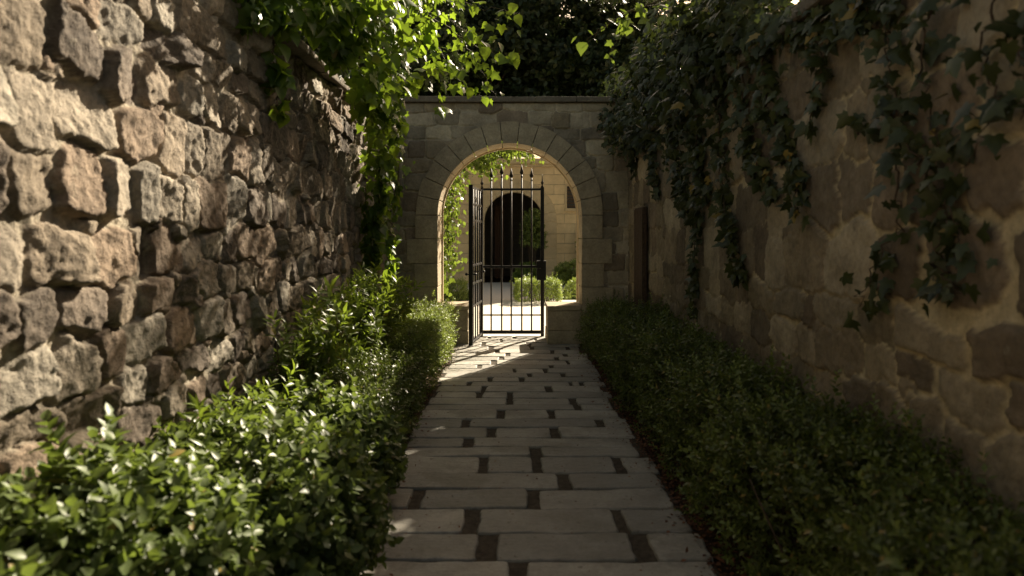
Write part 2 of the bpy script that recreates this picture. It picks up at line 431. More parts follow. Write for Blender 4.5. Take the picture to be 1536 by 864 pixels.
bm = bmesh.new()
def wedge(bm, poly, y0, y1, bev=.006):
    f = [bm.verts.new((x, y0, z)) for x, z in poly]; b = [bm.verts.new((x, y1, z)) for x, z in poly]
    n = len(poly); fs = [bm.faces.new(f), bm.faces.new(b[::-1])]
    for i in range(n): fs.append(bm.faces.new((f[(i+1) % n], f[i], b[i], b[(i+1) % n])))
    bmesh.ops.bevel(bm, geom=list({e for q in fs for e in q.edges}), offset=bev, segments=2, affect='EDGES', profile=.6)
nv = 15
for k in range(nv):
    g = .004; a0 = math.pi*k/nv; a1 = math.pi*(k+1)/nv; ro = RO+rng.uniform(-.012, .012); y0 = AY0-.055+rng.uniform(-.005, .005)
    pl = []
    for r_, aa in ((RI, np.linspace(a0+g/RI, a1-g/RI, 5)), (ro, np.linspace(a1-g/ro, a0+g/ro, 5))):
        pl += [(AC+r_*math.cos(t), SP+r_*math.sin(t)) for t in aa]
    wedge(bm, pl, y0, AY1+.03, .007)
bmesh.ops.recalc_face_normals(bm, faces=bm.faces)
from_bm('arch_ring', bm, M_ring, arch)
for s in (-1, 1):
    bm = bmesh.new(); z = 0; hs = [.42, .33, .31, .33, .31]
    for k, h in enumerate(hs):
        w = RO-RI+(.14 if k % 2 else .0)+rng.uniform(-.03, .03)
        xa, xb = sorted((AC+s*RI, AC+s*(RI+w)))
        box(bm, xa, xb, AY0-.055+rng.uniform(-.005, .005), AY1+.03, z+.003, z+h-.003, .008, jit=.003); z += h
    from_bm('jamb', bm, M_ring, arch)
# strip added at the back of the reveal, pale colour standing in for sunlight
Vm = []; Fm = []
prof = [(.0, .0), (-.022, .0), (-.022, .05), (.0, .05)]
path_ = [(AC+RI, .0)]+[(AC+RI, SP*k/4) for k in range(1, 4)]+[(AC+RI*math.cos(t), SP+RI*math.sin(t)) for t in np.linspace(0, math.pi, 41)]+[(AC-RI, SP*k/4) for k in range(3, -1, -1)]
for x, z in path_:
    c = np.array([x-AC, max(z-SP, 0)]); c = c/np.linalg.norm(c) if z > SP else np.array([math.copysign(1, x-AC), 0])
    for a, b in prof: Vm.append((x+c[0]*a, AY1+.034+b, z+c[1]*a))
for i in range(len(path_)-1):
    for j in range(4): Fm.append((i*4+j, i*4+(j+1) % 4, (i+1)*4+(j+1) % 4, (i+1)*4+j))
M_litedge = stone_mat('painted_lit_reveal', (.55, .45, .30), .15, .002)
# widen strip into a frame lining the reveal's rear edge
Vm = np.array(Vm)
mesh('painted_lit_strip', Vm, np.array(Fm), M_litedge, arch, False)
bm = bmesh.new(); x = XL
while x < XR-.1:
    x1 = min(x+rng.uniform(.45, .7), XR); box(bm, x+.003, x1-.003, AY0-.07, AY1+.06, ATOP+.003, ATOP+.075+rng.uniform(-.004, .004), .008, jit=.004); x = x1
from_bm('coping', bm, M_cope, arch)

# plinth blocks in the opening
for xa, xb, lab in ((AC-RI+.004, -.575, 'low stone block left of the gate inside the arch'), (.465, AC+RI-.004, 'low stone block right of the gate inside the arch')):
    t = thing('stone_block', ((xa+xb)/2, 9.2, 0), lab, 'stone block', 'low blocks flanking the gate')
    bm = bmesh.new(); box(bm, xa, xb, 8.93, 9.50, .0, .175, .01, jit=.004); box(bm, xa+.004, xb-.004, 8.935, 9.495, .179, .44, .01, jit=.004)
    from_bm('base', bm, M_block, t)
    bm = bmesh.new(); box(bm, xa, xb+(.0), 8.92, 9.51, .444, .505, .01, jit=.003); from_bm('cap', bm, M_block, t)

# ------------------------------------------------------------------ gate
def bar(bm, a, b, r, k=8):
    V, Fc, _ = tube([a, b], r, r, k); vs = [bm.verts.new(v) for v in V]
    for f in Fc: bm.faces.new([vs[i] for i in f])
def lathe(bm, c, prof, k=10):
    rings = [[bm.verts.new((c[0]+r*math.cos(2*math.pi*i/k), c[1]+r*math.sin(2*math.pi*i/k), c[2]+z)) for i in range(k)] for r, z in prof]
    for a, b in zip(rings, rings[1:]):
        for i in range(k): bm.faces.new((a[i], a[(i+1) % k], b[(i+1) % k], b[i]))
    bm.faces.new(rings[0][::-1]); bm.faces.new(rings[-1])
GY = 9.65
gx = lambda px: (px-CX)*GY/F
gz = lambda py: CH+(HY-py)*GY/F
g1 = thing('iron_gate', (0, GY, 0), 'black wrought iron gate panel facing the path with spear tips and a lock box', 'gate')
zt = gz(284)
hx = gx(723); rx = gx(813.5)
for nm, x0_, w, zz in (('hinge_post', hx, .034, zt+.02), ('lock_post', rx, .05, zt+.03)):
    bm = bmesh.new(); box(bm, x0_-w/2, x0_+w/2, GY-w/2, GY+w/2, 0, zz, .003); o = from_bm(nm, bm, M_iron, g1)
    bm = bmesh.new(); lathe(bm, (x0_, GY, zz), [(.016, .001), (.02, .012), (.009, .025), (.009, .04), (.019, .055), (.022, .07), (.012, .085), (.006, .14), (.001, .19)]); from_bm('finial', bm, M_iron, g1, True)
for z, h in ((zt, .03), (gz(400), .034), (gz(472.5), .02), (.055, .05)):
    bm = bmesh.new(); box(bm, hx+.018, rx-.026, GY-.013, GY+.013, z-h/2, z+h/2, .003); from_bm('rail', bm, M_iron, g1)
for px, py in ((736.8, 254), (752.5, 249), (766.9, 254), (782.6, 249), (797.3, 254)):
    x = gx(px); bm = bmesh.new(); bar(bm, (x, GY-.001, .06), (x, GY-.001, gz(py)-.12), .0118)
    o = from_bm('bar', bm, M_iron, g1, True)
    bm = bmesh.new(); zb = gz(py)-.15
    lathe(bm, (x, GY-.001, zb), [(.010, -.02), (.016, -.01), (.016, .0), (.009, .01), (.012, .03), (.030, .055), (.020, .09), (.001, .17)], 8); from_bm('spear_tip', bm, M_iron, g1, True)
bm = bmesh.new(); box(bm, gx(805), gx(819), GY-.05, GY+.045, gz(420), gz(391), .006); o = from_bm('lock_box', bm, M_iron, g1)
bm = bmesh.new(); bar(bm, (gx(811), GY-.05, gz(402)), (gx(811), GY-.085, gz(402)), .008); bar(bm, (gx(811), GY-.085, gz(402)), (gx(804), GY-.085, gz(402)), .007); h_ = from_bm('handle', bm, M_iron, g1, True)

A = np.array([gx(726)-.028, GY-.045, 0]); B = np.array([-.532, 8.74, 0]); ax = (B-A)/np.linalg.norm(B-A); LL = np.linalg.norm(B-A)
g2 = thing('iron_gate', tuple(A), 'black iron gate leaf swung open towards the path', 'gate')
px_ = np.array([-ax[1], ax[0], 0])
def obox(bm, s0, s1, w, z0, z1, bev=.003):
    pts = []
    for s in (s0, s1):
        for t in (-w/2, w/2):
            for z in (z0, z1): pts.append(A+ax*s+px_*t+np.array([0, 0, z]))
    vs = [bm.verts.new(p) for p in pts]
    fs = [bm.faces.new([vs[i] for i in q]) for q in ((0, 1, 3, 2), (4, 6, 7, 5), (0, 4, 5, 1), (2, 3, 7, 6), (0, 2, 6, 4), (1, 5, 7, 3))]
    if bev: bmesh.ops.bevel(bm, geom=list({e for f in fs for e in f.edges}), offset=bev, segments=2, affect='EDGES')
for s0, w in ((0, .03), (LL-.036, .046)):
    bm = bmesh.new(); obox(bm, s0, s0+.04, w+.008, .012, 2.09); bmesh.ops.recalc_face_normals(bm, faces=bm.faces); from_bm('stile', bm, M_iron, g2)
for z in (2.06, 1.84, 1.625, 1.04, .80, .505, .045):
    bm = bmesh.new(); obox(bm, .038, LL-.038, .022, z-.016, z+.016); bmesh.ops.recalc_face_normals(bm, faces=bm.faces); from_bm('rail', bm, M_iron, g2)
for k in range(1, 5):
    p = A+ax*(LL*k/5); bm = bmesh.new(); bar(bm, (p[0], p[1], .05), (p[0], p[1], 2.05), .0105); from_bm('bar', bm, M_iron, g2, True)
for s in (LL-.018, .2):
    p = A+ax*s; q = p-px_*.05 if px_[0] < 0 else p+px_*.05
    bm = bmesh.new(); 
    for sg in (-1, 1):
        c = p+px_*sg*.06+np.array([0, 0, .93]); c0 = p+px_*sg*.0+np.array([0, 0, .93]); bar(bm, c0, c, .007)
        lathe(bm, tuple(c-np.array([0, 0, .018])), [(.004, 0), (.016, .006), (.02, .018), (.016, .03), (.004, .036)], 8)
    from_bm('knob', bm, M_iron, g2, True)
for z in (.3, 1.75):
    bm = bmesh.new(); bar(bm, (hx-.03, GY-.03, z-.05), (hx-.03, GY-.03, z+.05), .012); from_bm('hinge', bm, M_iron, g2, True)

# ------------------------------------------------------------------ ground, path
def sheet(name, x0, x1, y0, y1, z, m):
    return structure(mesh(name, [(x0, y0, z), (x1, y0, z), (x1, y1, z), (x0, y1, z)], np.array([(0, 1, 2, 3)]), m, smooth=False))
sheet('ground', -90, 90, -60, 140, -.030, M_soil)
sheet('path_bed', -.74, .90, -4, 9.62, -.014, M_joint)
crow = [75, 88, 100, 112, 123, 135, 150, 163, 178, 193, 208, 222, 242, 262, 285, 303, 333, 362, 396, 428, 460, 515, 568, 635, 717, 810]
joints = {717: [(395, 465), (920, 985)], 635: [(350, 402), (858, 897)], 568: [(172, 207), (565, 605)], 515: [(670, 710)], 460: [(402, 430), (583, 611), (858, 890)], 428: [(572, 612)],
          396: [(350, 382)], 362: [(428, 458), (642, 672)], 333: [(342, 370), (795, 822)], 303: [(462, 488), (635, 657)], 285: [(724, 746)], 262: [(497, 518), (710, 730)],
          242: [(393, 412), (497, 515)], 222: [(410, 425), (628, 648)], 208: [(360, 375), (708, 716), (740, 754)], 193: [(432, 447), (538, 553)], 178: [(565, 578), (680, 694)],
          163: [(518, 524), (620, 632)], 150: [(398, 408), (640, 652)], 135: [(445, 460), (700, 706)]}
dep = lambda c: F*CH/(480+c/2.25-HY)
rows = []
for a, b in zip(crow, crow[1:]):
    d0, d1 = dep(b), dep(a); dm = (d0+d1)/2; js = []
    if a in joints:
        cm = (a+b)/2
        js = [((540+p/2.25-CX)*dm/F, (540+q/2.25-CX)*dm/F) for p, q in joints[a]]
    else:
        x = -.74+rng.uniform(.3, .7)
        while x < .7: js.append((x, x+.05)); x += rng.uniform(.4, .7)
    rows.append((d0, d1, js))
y = rows[-1][0]
rows.append((y-.27, y, [((540+505/2.25-CX)*2.9/F, (540+565/2.25-CX)*2.9/F)]))
y -= .27
while y > -3.8:
    h = rng.uniform(.22, .32); js = []; x = -.7+rng.uniform(.3, .8)
    while x < .7: js.append((x, x+rng.uniform(.04, .09))); x += rng.uniform(.45, .9)
    rows.append((y-h, y, js)); y -= h
y = rows[0][1]
while y < 9.6:
    h = rng.uniform(.24, .4); js = []; x = -.74+rng.uniform(.3, .7)
    while x < .7: js.append((x, x+rng.uniform(.015, .03))); x += rng.uniform(.35, .7)
    rows.append((y, y+h, js)); y += h
Vs, F3, Ts, off = [], [], [], 0
def slab(x0, x1, y0, y1):
    global off
    g = .007; x0 += g; x1 -= g; y0 += g; y1 -= g
    if x1-x0 < .04 or y1-y0 < .03: return
    cr = min(.018, (y1-y0)*.12)
    pts = []
    def seg(ax_, ay, bx, by):
        n = max(2, int(math.hypot(bx-ax_, by-ay)/.022))
        for k in range(n): pts.append((ax_+(bx-ax_)*k/n, ay+(by-ay)*k/n))
    seg(x0+cr, y0, x1-cr, y0); seg(x1-cr*.9, y0+cr*.2, x1, y0+cr); seg(x1, y0+cr, x1, y1-cr); seg(x1-cr*.2, y1-cr*.2, x1-cr, y1)
    seg(x1-cr, y1, x0+cr, y1); seg(x0+cr*.2, y1-cr*.2, x0, y1-cr); seg(x0, y1-cr, x0, y0+cr); seg(x0+cr*.2, y0+cr*.2, x0+cr, y0)
    p = np.array(pts); c = p.mean(0); sd = rng.uniform(0, 100)
    wv = fbm(p[:, 0]*9+sd, p[:, 1]*9, 3, 4)*.034+fbm(p[:, 0]*40+sd, p[:, 1]*40, 2, 5)*.010
    dirc = (p-c)/np.maximum(np.abs(p-c).max(1), .05)[:, None]*.5
    p = p+dirc*wv[:, None]*1.6
    n = len(p); zt_ = rng.uniform(-.003, .004); tl = rng.normal(0, .010, 2)
    def ring(inset, z):
        q = p-(p-c)/np.linalg.norm(p-c, axis=1)[:, None]*inset
        return np.column_stack([q, z+zt_+(q-c)@tl])
    rr = [ring(-.004, -.03), ring(0, -.010), ring(.004, -.003), ring(.012, .0)]
    V = np.concatenate(rr+[[[c[0], c[1], zt_]]]); ii = np.arange(n); jj = (ii+1) % n; f = []
    for k in range(3):
        a = k*n; f.append(np.stack([a+ii, a+jj, a+n+jj], 1)); f.append(np.stack([a+ii, a+n+jj, a+n+ii], 1))
    f.append(np.stack([3*n+ii, 3*n+jj, np.full(n, 4*n)], 1))
    Vs.append(V); F3.append(np.concatenate(f)+off); Ts.append(np.full(len(V), rng.uniform(0, 1))); off += len(V)
for y0, y1, js in rows:
    xs = [-.72+rng.uniform(-.05, .03)]
    for a, b in js: xs += [a+(b-a)*.08, b-(b-a)*.08]
    xs.append(.88+rng.uniform(-.04, .04))
    for k in range(0, len(xs), 2): slab(xs[k], xs[k+1], y0, y1)
structure(mesh('path', np.concatenate(Vs), np.concatenate(F3), M_slab, smooth=False, tint=np.concatenate(Ts)))
sheet('courtyard', -2.6, 6, 9.62, 19.6, -.006, M_court)
sheet('courtyard_paving', -9, 9.5, 9.62, 20.3, -.010, M_court)

# leaf litter along the path edges
n = 7500
side = rng.random(n) < .28
lx = np.where(side, -.78+rng.normal(0, .085, n), .95+rng.normal(0, .085, n)); ly = rng.uniform(.5, 8.9, n)
far = rng.random(n) < .07; lx = np.where(far, rng.uniform(-.7, .9, n), lx)
lz = np.where(far, .006, -.02+rng.uniform(0, .03, n))
d = np.column_stack([rng.normal(size=n), rng.normal(size=n), rng.normal(0, .2, n)])
nn = np.column_stack([rng.normal(0, .35, n), rng.normal(0, .35, n), np.ones(n)])
V, Fc, T = scatter(LEAF_SMALL, np.column_stack([lx, ly, lz]), d, nn, np.where(far, rng.uniform(.008, .02, n), rng.uniform(.015, .035, n)), rng.uniform(0, 1, n))
o = mesh('leaf_litter', V, Fc, M_litter, tint=T); o['kind'] = 'stuff'; o['label'] = 'reddish brown fallen leaves along the path edges'; o['category'] = 'leaf litter'

# ------------------------------------------------------------------ hedges
def hedge_points(n, x0, x1, y0, y1, h, r=.12, lump=.06, seed=0, depth=.12, open_=False):
    """points near the surface of a rounded box hedge (top + both sides + ends), with outward normals"""
    w = x1-x0; L = y1-y0
    areas = np.array([w*L, h*L, h*L, w*h, w*h]); k = rng.choice(5, n, p=areas/areas.sum())
    a = rng.random(n); b = rng.random(n)
    Pn = np.zeros((n, 3)); Nn = np.zeros((n, 3))
    def put(m, X, Y, Z, nx, ny, nz):
        Pn[m] = np.column_stack([X, Y, Z]); Nn[m] = (nx, ny, nz)
    z_ = .04
    m = k == 0; put(m, x0+w*a[m], y0+L*b[m], np.full(m.sum(), h), 0, 0, 1)
    m = k == 1; put(m, np.full(m.sum(), x0), y0+L*b[m], z_+(h-z_)*a[m], -1, 0, 0)
    m = k == 2; put(m, np.full(m.sum(), x1), y0+L*b[m], z_+(h-z_)*a[m], 1, 0, 0)
    m = k == 3; put(m, x0+w*a[m], np.full(m.sum(), y0), z_+(h-z_)*b[m], 0, -1, 0)
    m = k == 4; put(m, x0+w*a[m], np.full(m.sum(), y1), z_+(h-z_)*b[m], 0, 1, 0)
    c = np.array([(x0+x1)/2, (y0+y1)/2, h/2]); hs = np.array([w/2, L/2, h/2])
    rr = np.minimum(r, hs*.9)
    q = Pn-c; inner = np.clip(q, -(hs-rr), hs-rr); dd = q-inner
    dn = norm(dd+Nn*1e-4); 
    top = Pn[:, 2] > h*.25
    rnd = inner+dn*rr.min()+c
    Pn = np.where(top[:, None], rnd, Pn); Nn = np.where(top[:, None], dn, Nn)
    l = lump*2*(fbm(Pn[:, 0]*3.2+Pn[:, 2]*2+seed, Pn[:, 1]*3.2, 3, seed)+.6*fbm(Pn[:, 0]*9+Pn[:, 2]*7, Pn[:, 1]*9, 2, seed+3))
    Pn = Pn+Nn*l[:, None]-Nn*(rng.random(n)**1.6*depth)[:, None]
    Pn[:, 2] = np.maximum(Pn[:, 2], .01)
    return Pn, Nn
def stems(x0, x1, y0, y1, h, n, r=.007):
    parts = []
    for _ in range(n):
        x, y = rng.uniform(x0+.08, x1-.08), rng.uniform(y0+.08, y1-.08)
        l = rng.normal(0, .12, 2)
        parts.append(tube([(x, y, -.03), (x+l[0]*.3, y+l[1]*.3, h*.35), (x+l[0], y+l[1], h*rng.uniform(.7, .95))], r, r*.4, 4))
    return merge(parts)
def hedge(label, x0, x1, y0, y1, h, n, tpls, size, m, up=.35, tint=(.2, .8), name='hedge', cat='hedge', jitter=.55, nst=30, **kw):
    t = thing(name, ((x0+x1)/2, (y0+y1)/2, 0), label, cat)
    Pn, Nn = hedge_points(n, x0, x1, y0, y1, h, **kw)
    k = int(n*.035); Pk, Nk = hedge_points(k, x0, x1, y0, y1, h, **kw)
    fill(t, Pn, Nn, tpls, size, m, up, tint, jitter, extra=(Pk+norm(Nk+[0, 0, .7])*rng.uniform(.03, .10, (k, 1)), Nk, size*1.25, .9, (.4, 1), .3))
    V, Fc, _ = stems(x0, x1, y0, y1, h, nst); mesh('stem', V, Fc, M_bark, t)
    return t
def fill(t, Pn, Nn, tpls, size, m, up=.35, tint=(.2, .8), jitter=.55, name='foliage', extra=None):
    parts = []
    for Pn, Nn, size, up, tint, jitter in [(Pn, Nn, size, up, tint, jitter)]+([extra] if extra else []):
        n = len(Pn); D = norm(Nn+np.array([0, 0, up])+rng.normal(0, jitter, (n, 3)))
        idx = rng.integers(0, len(tpls), n)
        tn = rng.uniform(*tint, n)+.5*fbm(Pn[:, 0]*2, Pn[:, 1]*2+Pn[:, 2], 3, 8)
        for k, tp in enumerate(tpls):
            s = idx == k
            if s.sum(): parts.append(scatter(tp, Pn[s], D[s], rdir(s.sum()), rng.uniform(.75, 1.25, s.sum())*size, tn[s]))
    V, Fc, T = merge(parts)
    return mesh(name, V, Fc, m, t, tint=np.where(T > 2, 2, np.clip(T, 0, 1)))
T_box = [sprig(LEAF_SMALL, 9, 1.0, .42, 1.1) for _ in range(4)]
T_box_far = [sprig(LEAF_SMALL, 6, 1.0, .6, 1.1) for _ in range(3)]
T_broad = [sprig(LEAF_OVATE, 8, 1.0, .62, 1.15, .75) for _ in range(4)]
T_lance = [sprig(LEAF_LANCE, 11, 1.0, .62, .95, .8) for _ in range(4)]

for tp, k in ((T_box[0], len(LEAF_SMALL[0])), (T_broad[0], len(LEAF_OVATE[0])), (T_lance[0], len(LEAF_LANCE[0]))): tp[2][2*k:3*k] = 5   # one yellowing leaf

# right side
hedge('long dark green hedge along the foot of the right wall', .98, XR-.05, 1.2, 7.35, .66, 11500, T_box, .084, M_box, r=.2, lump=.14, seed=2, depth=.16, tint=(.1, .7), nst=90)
hedge('low dark hedge bush beside the right jamb of the arch', .93, XR-.1, 7.42, 8.85, .58, 3400, T_box, .07, M_box, r=.2, lump=.10, seed=5, depth=.14, tint=(.1, .7), name='shrub', cat='shrub', nst=20)
# left side
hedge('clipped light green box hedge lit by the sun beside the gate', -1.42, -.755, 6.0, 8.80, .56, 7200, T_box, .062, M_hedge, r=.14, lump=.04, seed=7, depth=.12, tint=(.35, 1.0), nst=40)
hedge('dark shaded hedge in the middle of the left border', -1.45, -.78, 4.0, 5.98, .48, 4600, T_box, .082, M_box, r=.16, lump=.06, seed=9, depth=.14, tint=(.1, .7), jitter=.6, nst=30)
def bush(label, c, rad, n, tpls, size, m, tint=(.2, .9), up=.6, seed=0, lump=.12, shell=.35, name='shrub', cat='shrub', nst=14, jitter=.5, group=None, shoots=0):
    c = np.array(c, float); rad = np.array(rad, float)
    t = thing(name, (c[0], c[1], 0), label, cat, group)
    D = rdir(n); D[:, 2] = np.where(D[:, 2] < -.35, -D[:, 2], D[:, 2])
    rr = 1-shell*rng.random(n)**1.4+lump*2*fbm(D[:, 0]*2.5+seed, D[:, 1]*2.5+D[:, 2]*2, 3, seed)
    Pn = c+D*rad*rr[:, None]; Pn[:, 2] = np.maximum(Pn[:, 2], .015)
    parts = []; sp = []; sd = []
    for _ in range(shoots):
        d = norm(rng.normal(size=3)+[0, 0, 1.4]); b0 = c+d*rad*.75; e = c+d*rad*1.02+np.array([rng.normal(0, .03), rng.normal(0, .03), rng.uniform(.03, .14)])
        L = smooth_line([b0, (b0+e)/2, e], 6); parts.append(tube(L, .004, .002, 4))
        for q in (2, 3, 4, 5): sp.append(L[q]); sd.append(L[q]-L[q-1])
    fill(t, Pn, norm(D/rad), tpls, size, m, up, tint, jitter, extra=(np.array(sp), norm(np.array(sd)), size*1.1, .3, (.4, 1), .3) if sp else None)
    for _ in range(nst):
        a = rng.uniform(0, 2*math.pi); e = c+np.array([math.cos(a)*rad[0], math.sin(a)*rad[1], rad[2]*rng.uniform(.2, .9)])*rng.uniform(.4, .85)
        b0 = np.array([c[0]+rng.normal(0, .06), c[1]+rng.normal(0, .06), -.03])
        parts.append(tube(smooth_line([b0, (b0+e)/2+[0, 0, .05], e], 6), .009, .003, 4))
    V, Fc, _ = merge(parts); mesh('stem', V, Fc, M_bark, t)
    return t
# foreground broad-leaved shrubs on the left
bush('broad leaved shrub nearest the camera in the left corner', (-1.22, 1.95, .30), (.42, .55, .40), 2300, T_broad, .095, M_laurel, shoots=9, seed=1, tint=(.3, 1.0))
bush('broad leaved shrub at the bottom of the left border reaching the path', (-.93, 2.65, .27), (.36, .50, .33), 2300, T_broad, .085, M_laurel, shoots=8, seed=3, tint=(.3, 1.0))
bush('sunlit broad leaved shrub against the left wall in the foreground', (-1.30, 2.9, .26), (.30, .46, .31), 2300, T_broad, .085, M_laurel, shoots=12, seed=4, tint=(.3, 1.0))
bush('broad leaved shrub before the dark hedge at the path edge', (-1.0, 3.55, .22), (.33, .5, .27), 2300, T_broad, .095, M_laurel, shoots=10, seed=6, tint=(.25, .9))
# taller lance-leaved shrub against left wall
def sprays(label, base, n, hts, lean, size, m, tip=1.0, per=8, name='tall_shrub', cat='shrub', leafn=None):
    t = thing(name, (base[0], base[1], 0), label, cat); parts = []; st = []
    for _ in range(n):
        b0 = np.array([base[0]+rng.normal(0, lean[0]*.4), base[1]+rng.normal(0, lean[1]*.6), 0])
        h = rng.uniform(*hts); e = b0+np.array([rng.normal(.08, lean[0]), rng.normal(0, lean[1]), h])
        L = smooth_line([b0, b0*.6+e*.4+[0, 0, .12], e], 9); st.append(tube(L, .006, .002, 4))
        for k in range(per):
            u = .35+.65*k/(per-1); i = min(int(u*8), 7); p = L[i]+(L[i+1]-L[i])*(u*8-i)
            parts.append((p, L[i+1]-L[i]+rng.normal(0, .09 if k < per-1 else .01, 3)))
    Pn = np.array([q[0] for q in parts]); D = np.array([q[1] for q in parts])
    fill(t, Pn, norm(D), leafn or T_lance, size, m, .3, (.3, 1.0), .35)
    V, Fc, _ = merge(st); mesh('stem', V, Fc, M_stem, t)
    return t
sprays('tall sunlit shrub with narrow leaves against the left wall', (-1.30, 5.6), 62, (.62, 1.02), (.10, .5), .145, M_lance)
sprays('dark leafy shrub standing in front of the left wall where the hedge begins', (-1.44, 4.5), 20, (.6, .9), (.06, .2), .13, M_lance)
sprays('small upright sprig shrub rising above the foreground leaves by the left wall', (-1.36, 3.3), 12, (.48, .66), (.09, .25), .125, M_lance)

# ------------------------------------------------------------------ vines
def leaf_cloud(centres, radii, counts):
    Ps = []; Ns = []
    for c, r_, k in zip(centres, radii, counts):
        D = rdir(k); Ps.append(np.array(c)+D*np.array(r_)*(rng.random((k, 1))**.45)); Ns.append(D)
    return np.concatenate(Ps), np.concatenate(Ns)
def hang_leaves(t, Pn, out, leafs, size, m, tint=(.1, .9), name='foliage', flat=.45):
    """leaves drooping with their faces turned outwards"""
    n = len(Pn); D = np.column_stack([rng.normal(0, .5, n), rng.normal(0, .5, n), -np.abs(rng.normal(.7, .4, n))])+np.array(out)*.35
    Nn = np.array(out)+rng.normal(0, flat, (n, 3))+np.array([0, 0, .35]); idx = rng.integers(0, len(leafs), n); parts = []
    tn = rng.uniform(*tint, n); tn[rng.random(n) < .018] = 5
    for k, lf in enumerate(leafs):
        s = idx == k
        if s.sum(): parts.append(scatter(lf, Pn[s], D[s], Nn[s], rng.uniform(.35, 1.25, s.sum())*size, tn[s]))
    V, Fc, T = merge(parts); return mesh(name, V, Fc, m, t, tint=np.where(T > 2, 2, np.clip(T, 0, 1)))
def strand_points(line, per_m, spread, n=30, taper=True):
    L = smooth_line(line, n, .01); ln = np.linalg.norm(np.diff(L, axis=0), axis=1).sum(); k = max(6, int(ln*per_m))
    u = np.sort(rng.random(k))*(n-1.001); i = u.astype(int); p = L[i]+(L[i+1]-L[i])*(u-i)[:, None]
    w = (1-.65*u/(n-1))[:, None] if taper else 1
    return p+rng.normal(0, 1, (k, 3))*np.array(spread)*w, L

# left vine: over the wall top and hanging down
vl = thing('climbing_vine', (-1.5, 5.5, 2.8), 'bright green vine spilling over the top of the left wall', 'vine')
cs = [(375, 10, 3.9, .12), (420, 10, 4.2, .16), (410, 110, 4.35, .07), (470, 10, 4.6, .2), (520, 50, 5.0, .22), (560, 20, 5.2, .3), (505, 75, 5.0, .12), (560, 110, 5.6, .26),
      (600, 40, 5.9, .28), (575, 180, 6.2, .2), (555, 145, 6.0, .2), (600, 120, 6.5, .22), (530, -40, 4.8, .4), (450, -50, 4.2, .35), (610, -30, 6, .35)]
Pc, Nc = leaf_cloud([P(a, b, d) for a, b, d, r_ in cs], [(r_, r_*1.5, r_) for *_, r_ in cs], [int(30+1000*r_**1.6) for *_, r_ in cs])
st = []
lines = [([(560, 100, 6.0), (575, 200, 6.8), (570, 300, 7.2), (560, 400, 7.3)], 190, .07), ([(585, 110, 6.3), (590, 200, 7.0), (580, 260, 7.3), (573, 330, 7.5)], 150, .07),
         ([(560, 200, 7), (548, 300, 7.2), (555, 440, 7.3)], 90, .05), ([(600, 240, 7.7), (585, 350, 7.9), (590, 430, 8)], 90, .05), ([(410, 60, 4.3), (415, 175, 4.4)], 60, .04)]
ps = [Pc]
for ln, pm, sp in lines:
    pp, L = strand_points([P(*q) for q in ln], pm*.85, (sp, sp, sp)); ps.append(pp); st.append(tube(L, .006, .002, 4))
for a, b in (((340, -60, 3.6), (600, 60, 5.9)), ((420, -90, 4.2), (575, 180, 6.2)), ((500, -60, 4.7), (600, 120, 6.5))):
    st.append(tube(smooth_line([P(*a), (P(*a)+P(*b))/2+[0, 0, .1], P(*b)], 14, .02), .012, .005, 5))
Pc = np.concatenate(ps)
hang_leaves(vl, Pc, (.7, -.5, 0), [LEAF_BROAD, LEAF_BROAD, LEAF_IVY], .118, M_lvine)
V, Fc, _ = merge(st); mesh('stem', V, Fc, M_stem, vl)

def shoot(label, pts, branches, per_m, size, name='vine_shoot', m=M_lvine):
    t = thing(name, tuple(P(*pts[0])), label, 'vine shoot'); st = []; ps = []
    L = smooth_line([P(*q) for q in pts], 20, .006); st.append(tube(L, .007, .003, 5))
    for br, sp in branches:
        pp, L = strand_points([P(*q) for q in br], per_m, (sp, sp, sp), 14, False); ps.append(pp); st.append(tube(L, .004, .0015, 4))
    hang_leaves(t, np.concatenate(ps), (.3, -.8, 0), [LEAF_BROAD, LEAF_LANCE, LEAF_IVY], size, m, (.2, 1))
    for V, Fc, _ in st: mesh('stem', V, Fc, M_stem, t)
    return t
shoot('sunlit leafy shoot arching from the left vine in front of the arch top', [(560, -10, 5.6), (640, 20, 5.8), (700, 60, 6), (770, 98, 6.1)],
      [([(600, 0, 5.7), (680, 30, 5.9), (770, 95, 6.1)], .05), ([(640, 15, 5.8), (655, 80, 5.9), (665, 170, 6.0)], .035), ([(690, 50, 5.9), (720, 100, 6), (745, 150, 6)], .05), ([(650, 60, 5.9), (700, 130, 6), (730, 150, 6)], .05), ([(600, -20, 5.7), (700, 5, 5.9), (780, 20, 6)], .07)], 42, .105)
shoot('pale green leafy shoot reaching out from the right ivy above the arch', [(1040, -30, 4.6), (980, 5, 4.6), (930, 25, 4.6), (880, 60, 4.6)],
      [([(1000, 0, 4.6), (930, 20, 4.6), (875, 70, 4.6)], .035), ([(940, 20, 4.6), (925, 60, 4.6), (910, 100, 4.6)], .03), ([(935, 22, 4.6), (945, 40, 4.6)], .02)], 26, .088, m=M_climb)

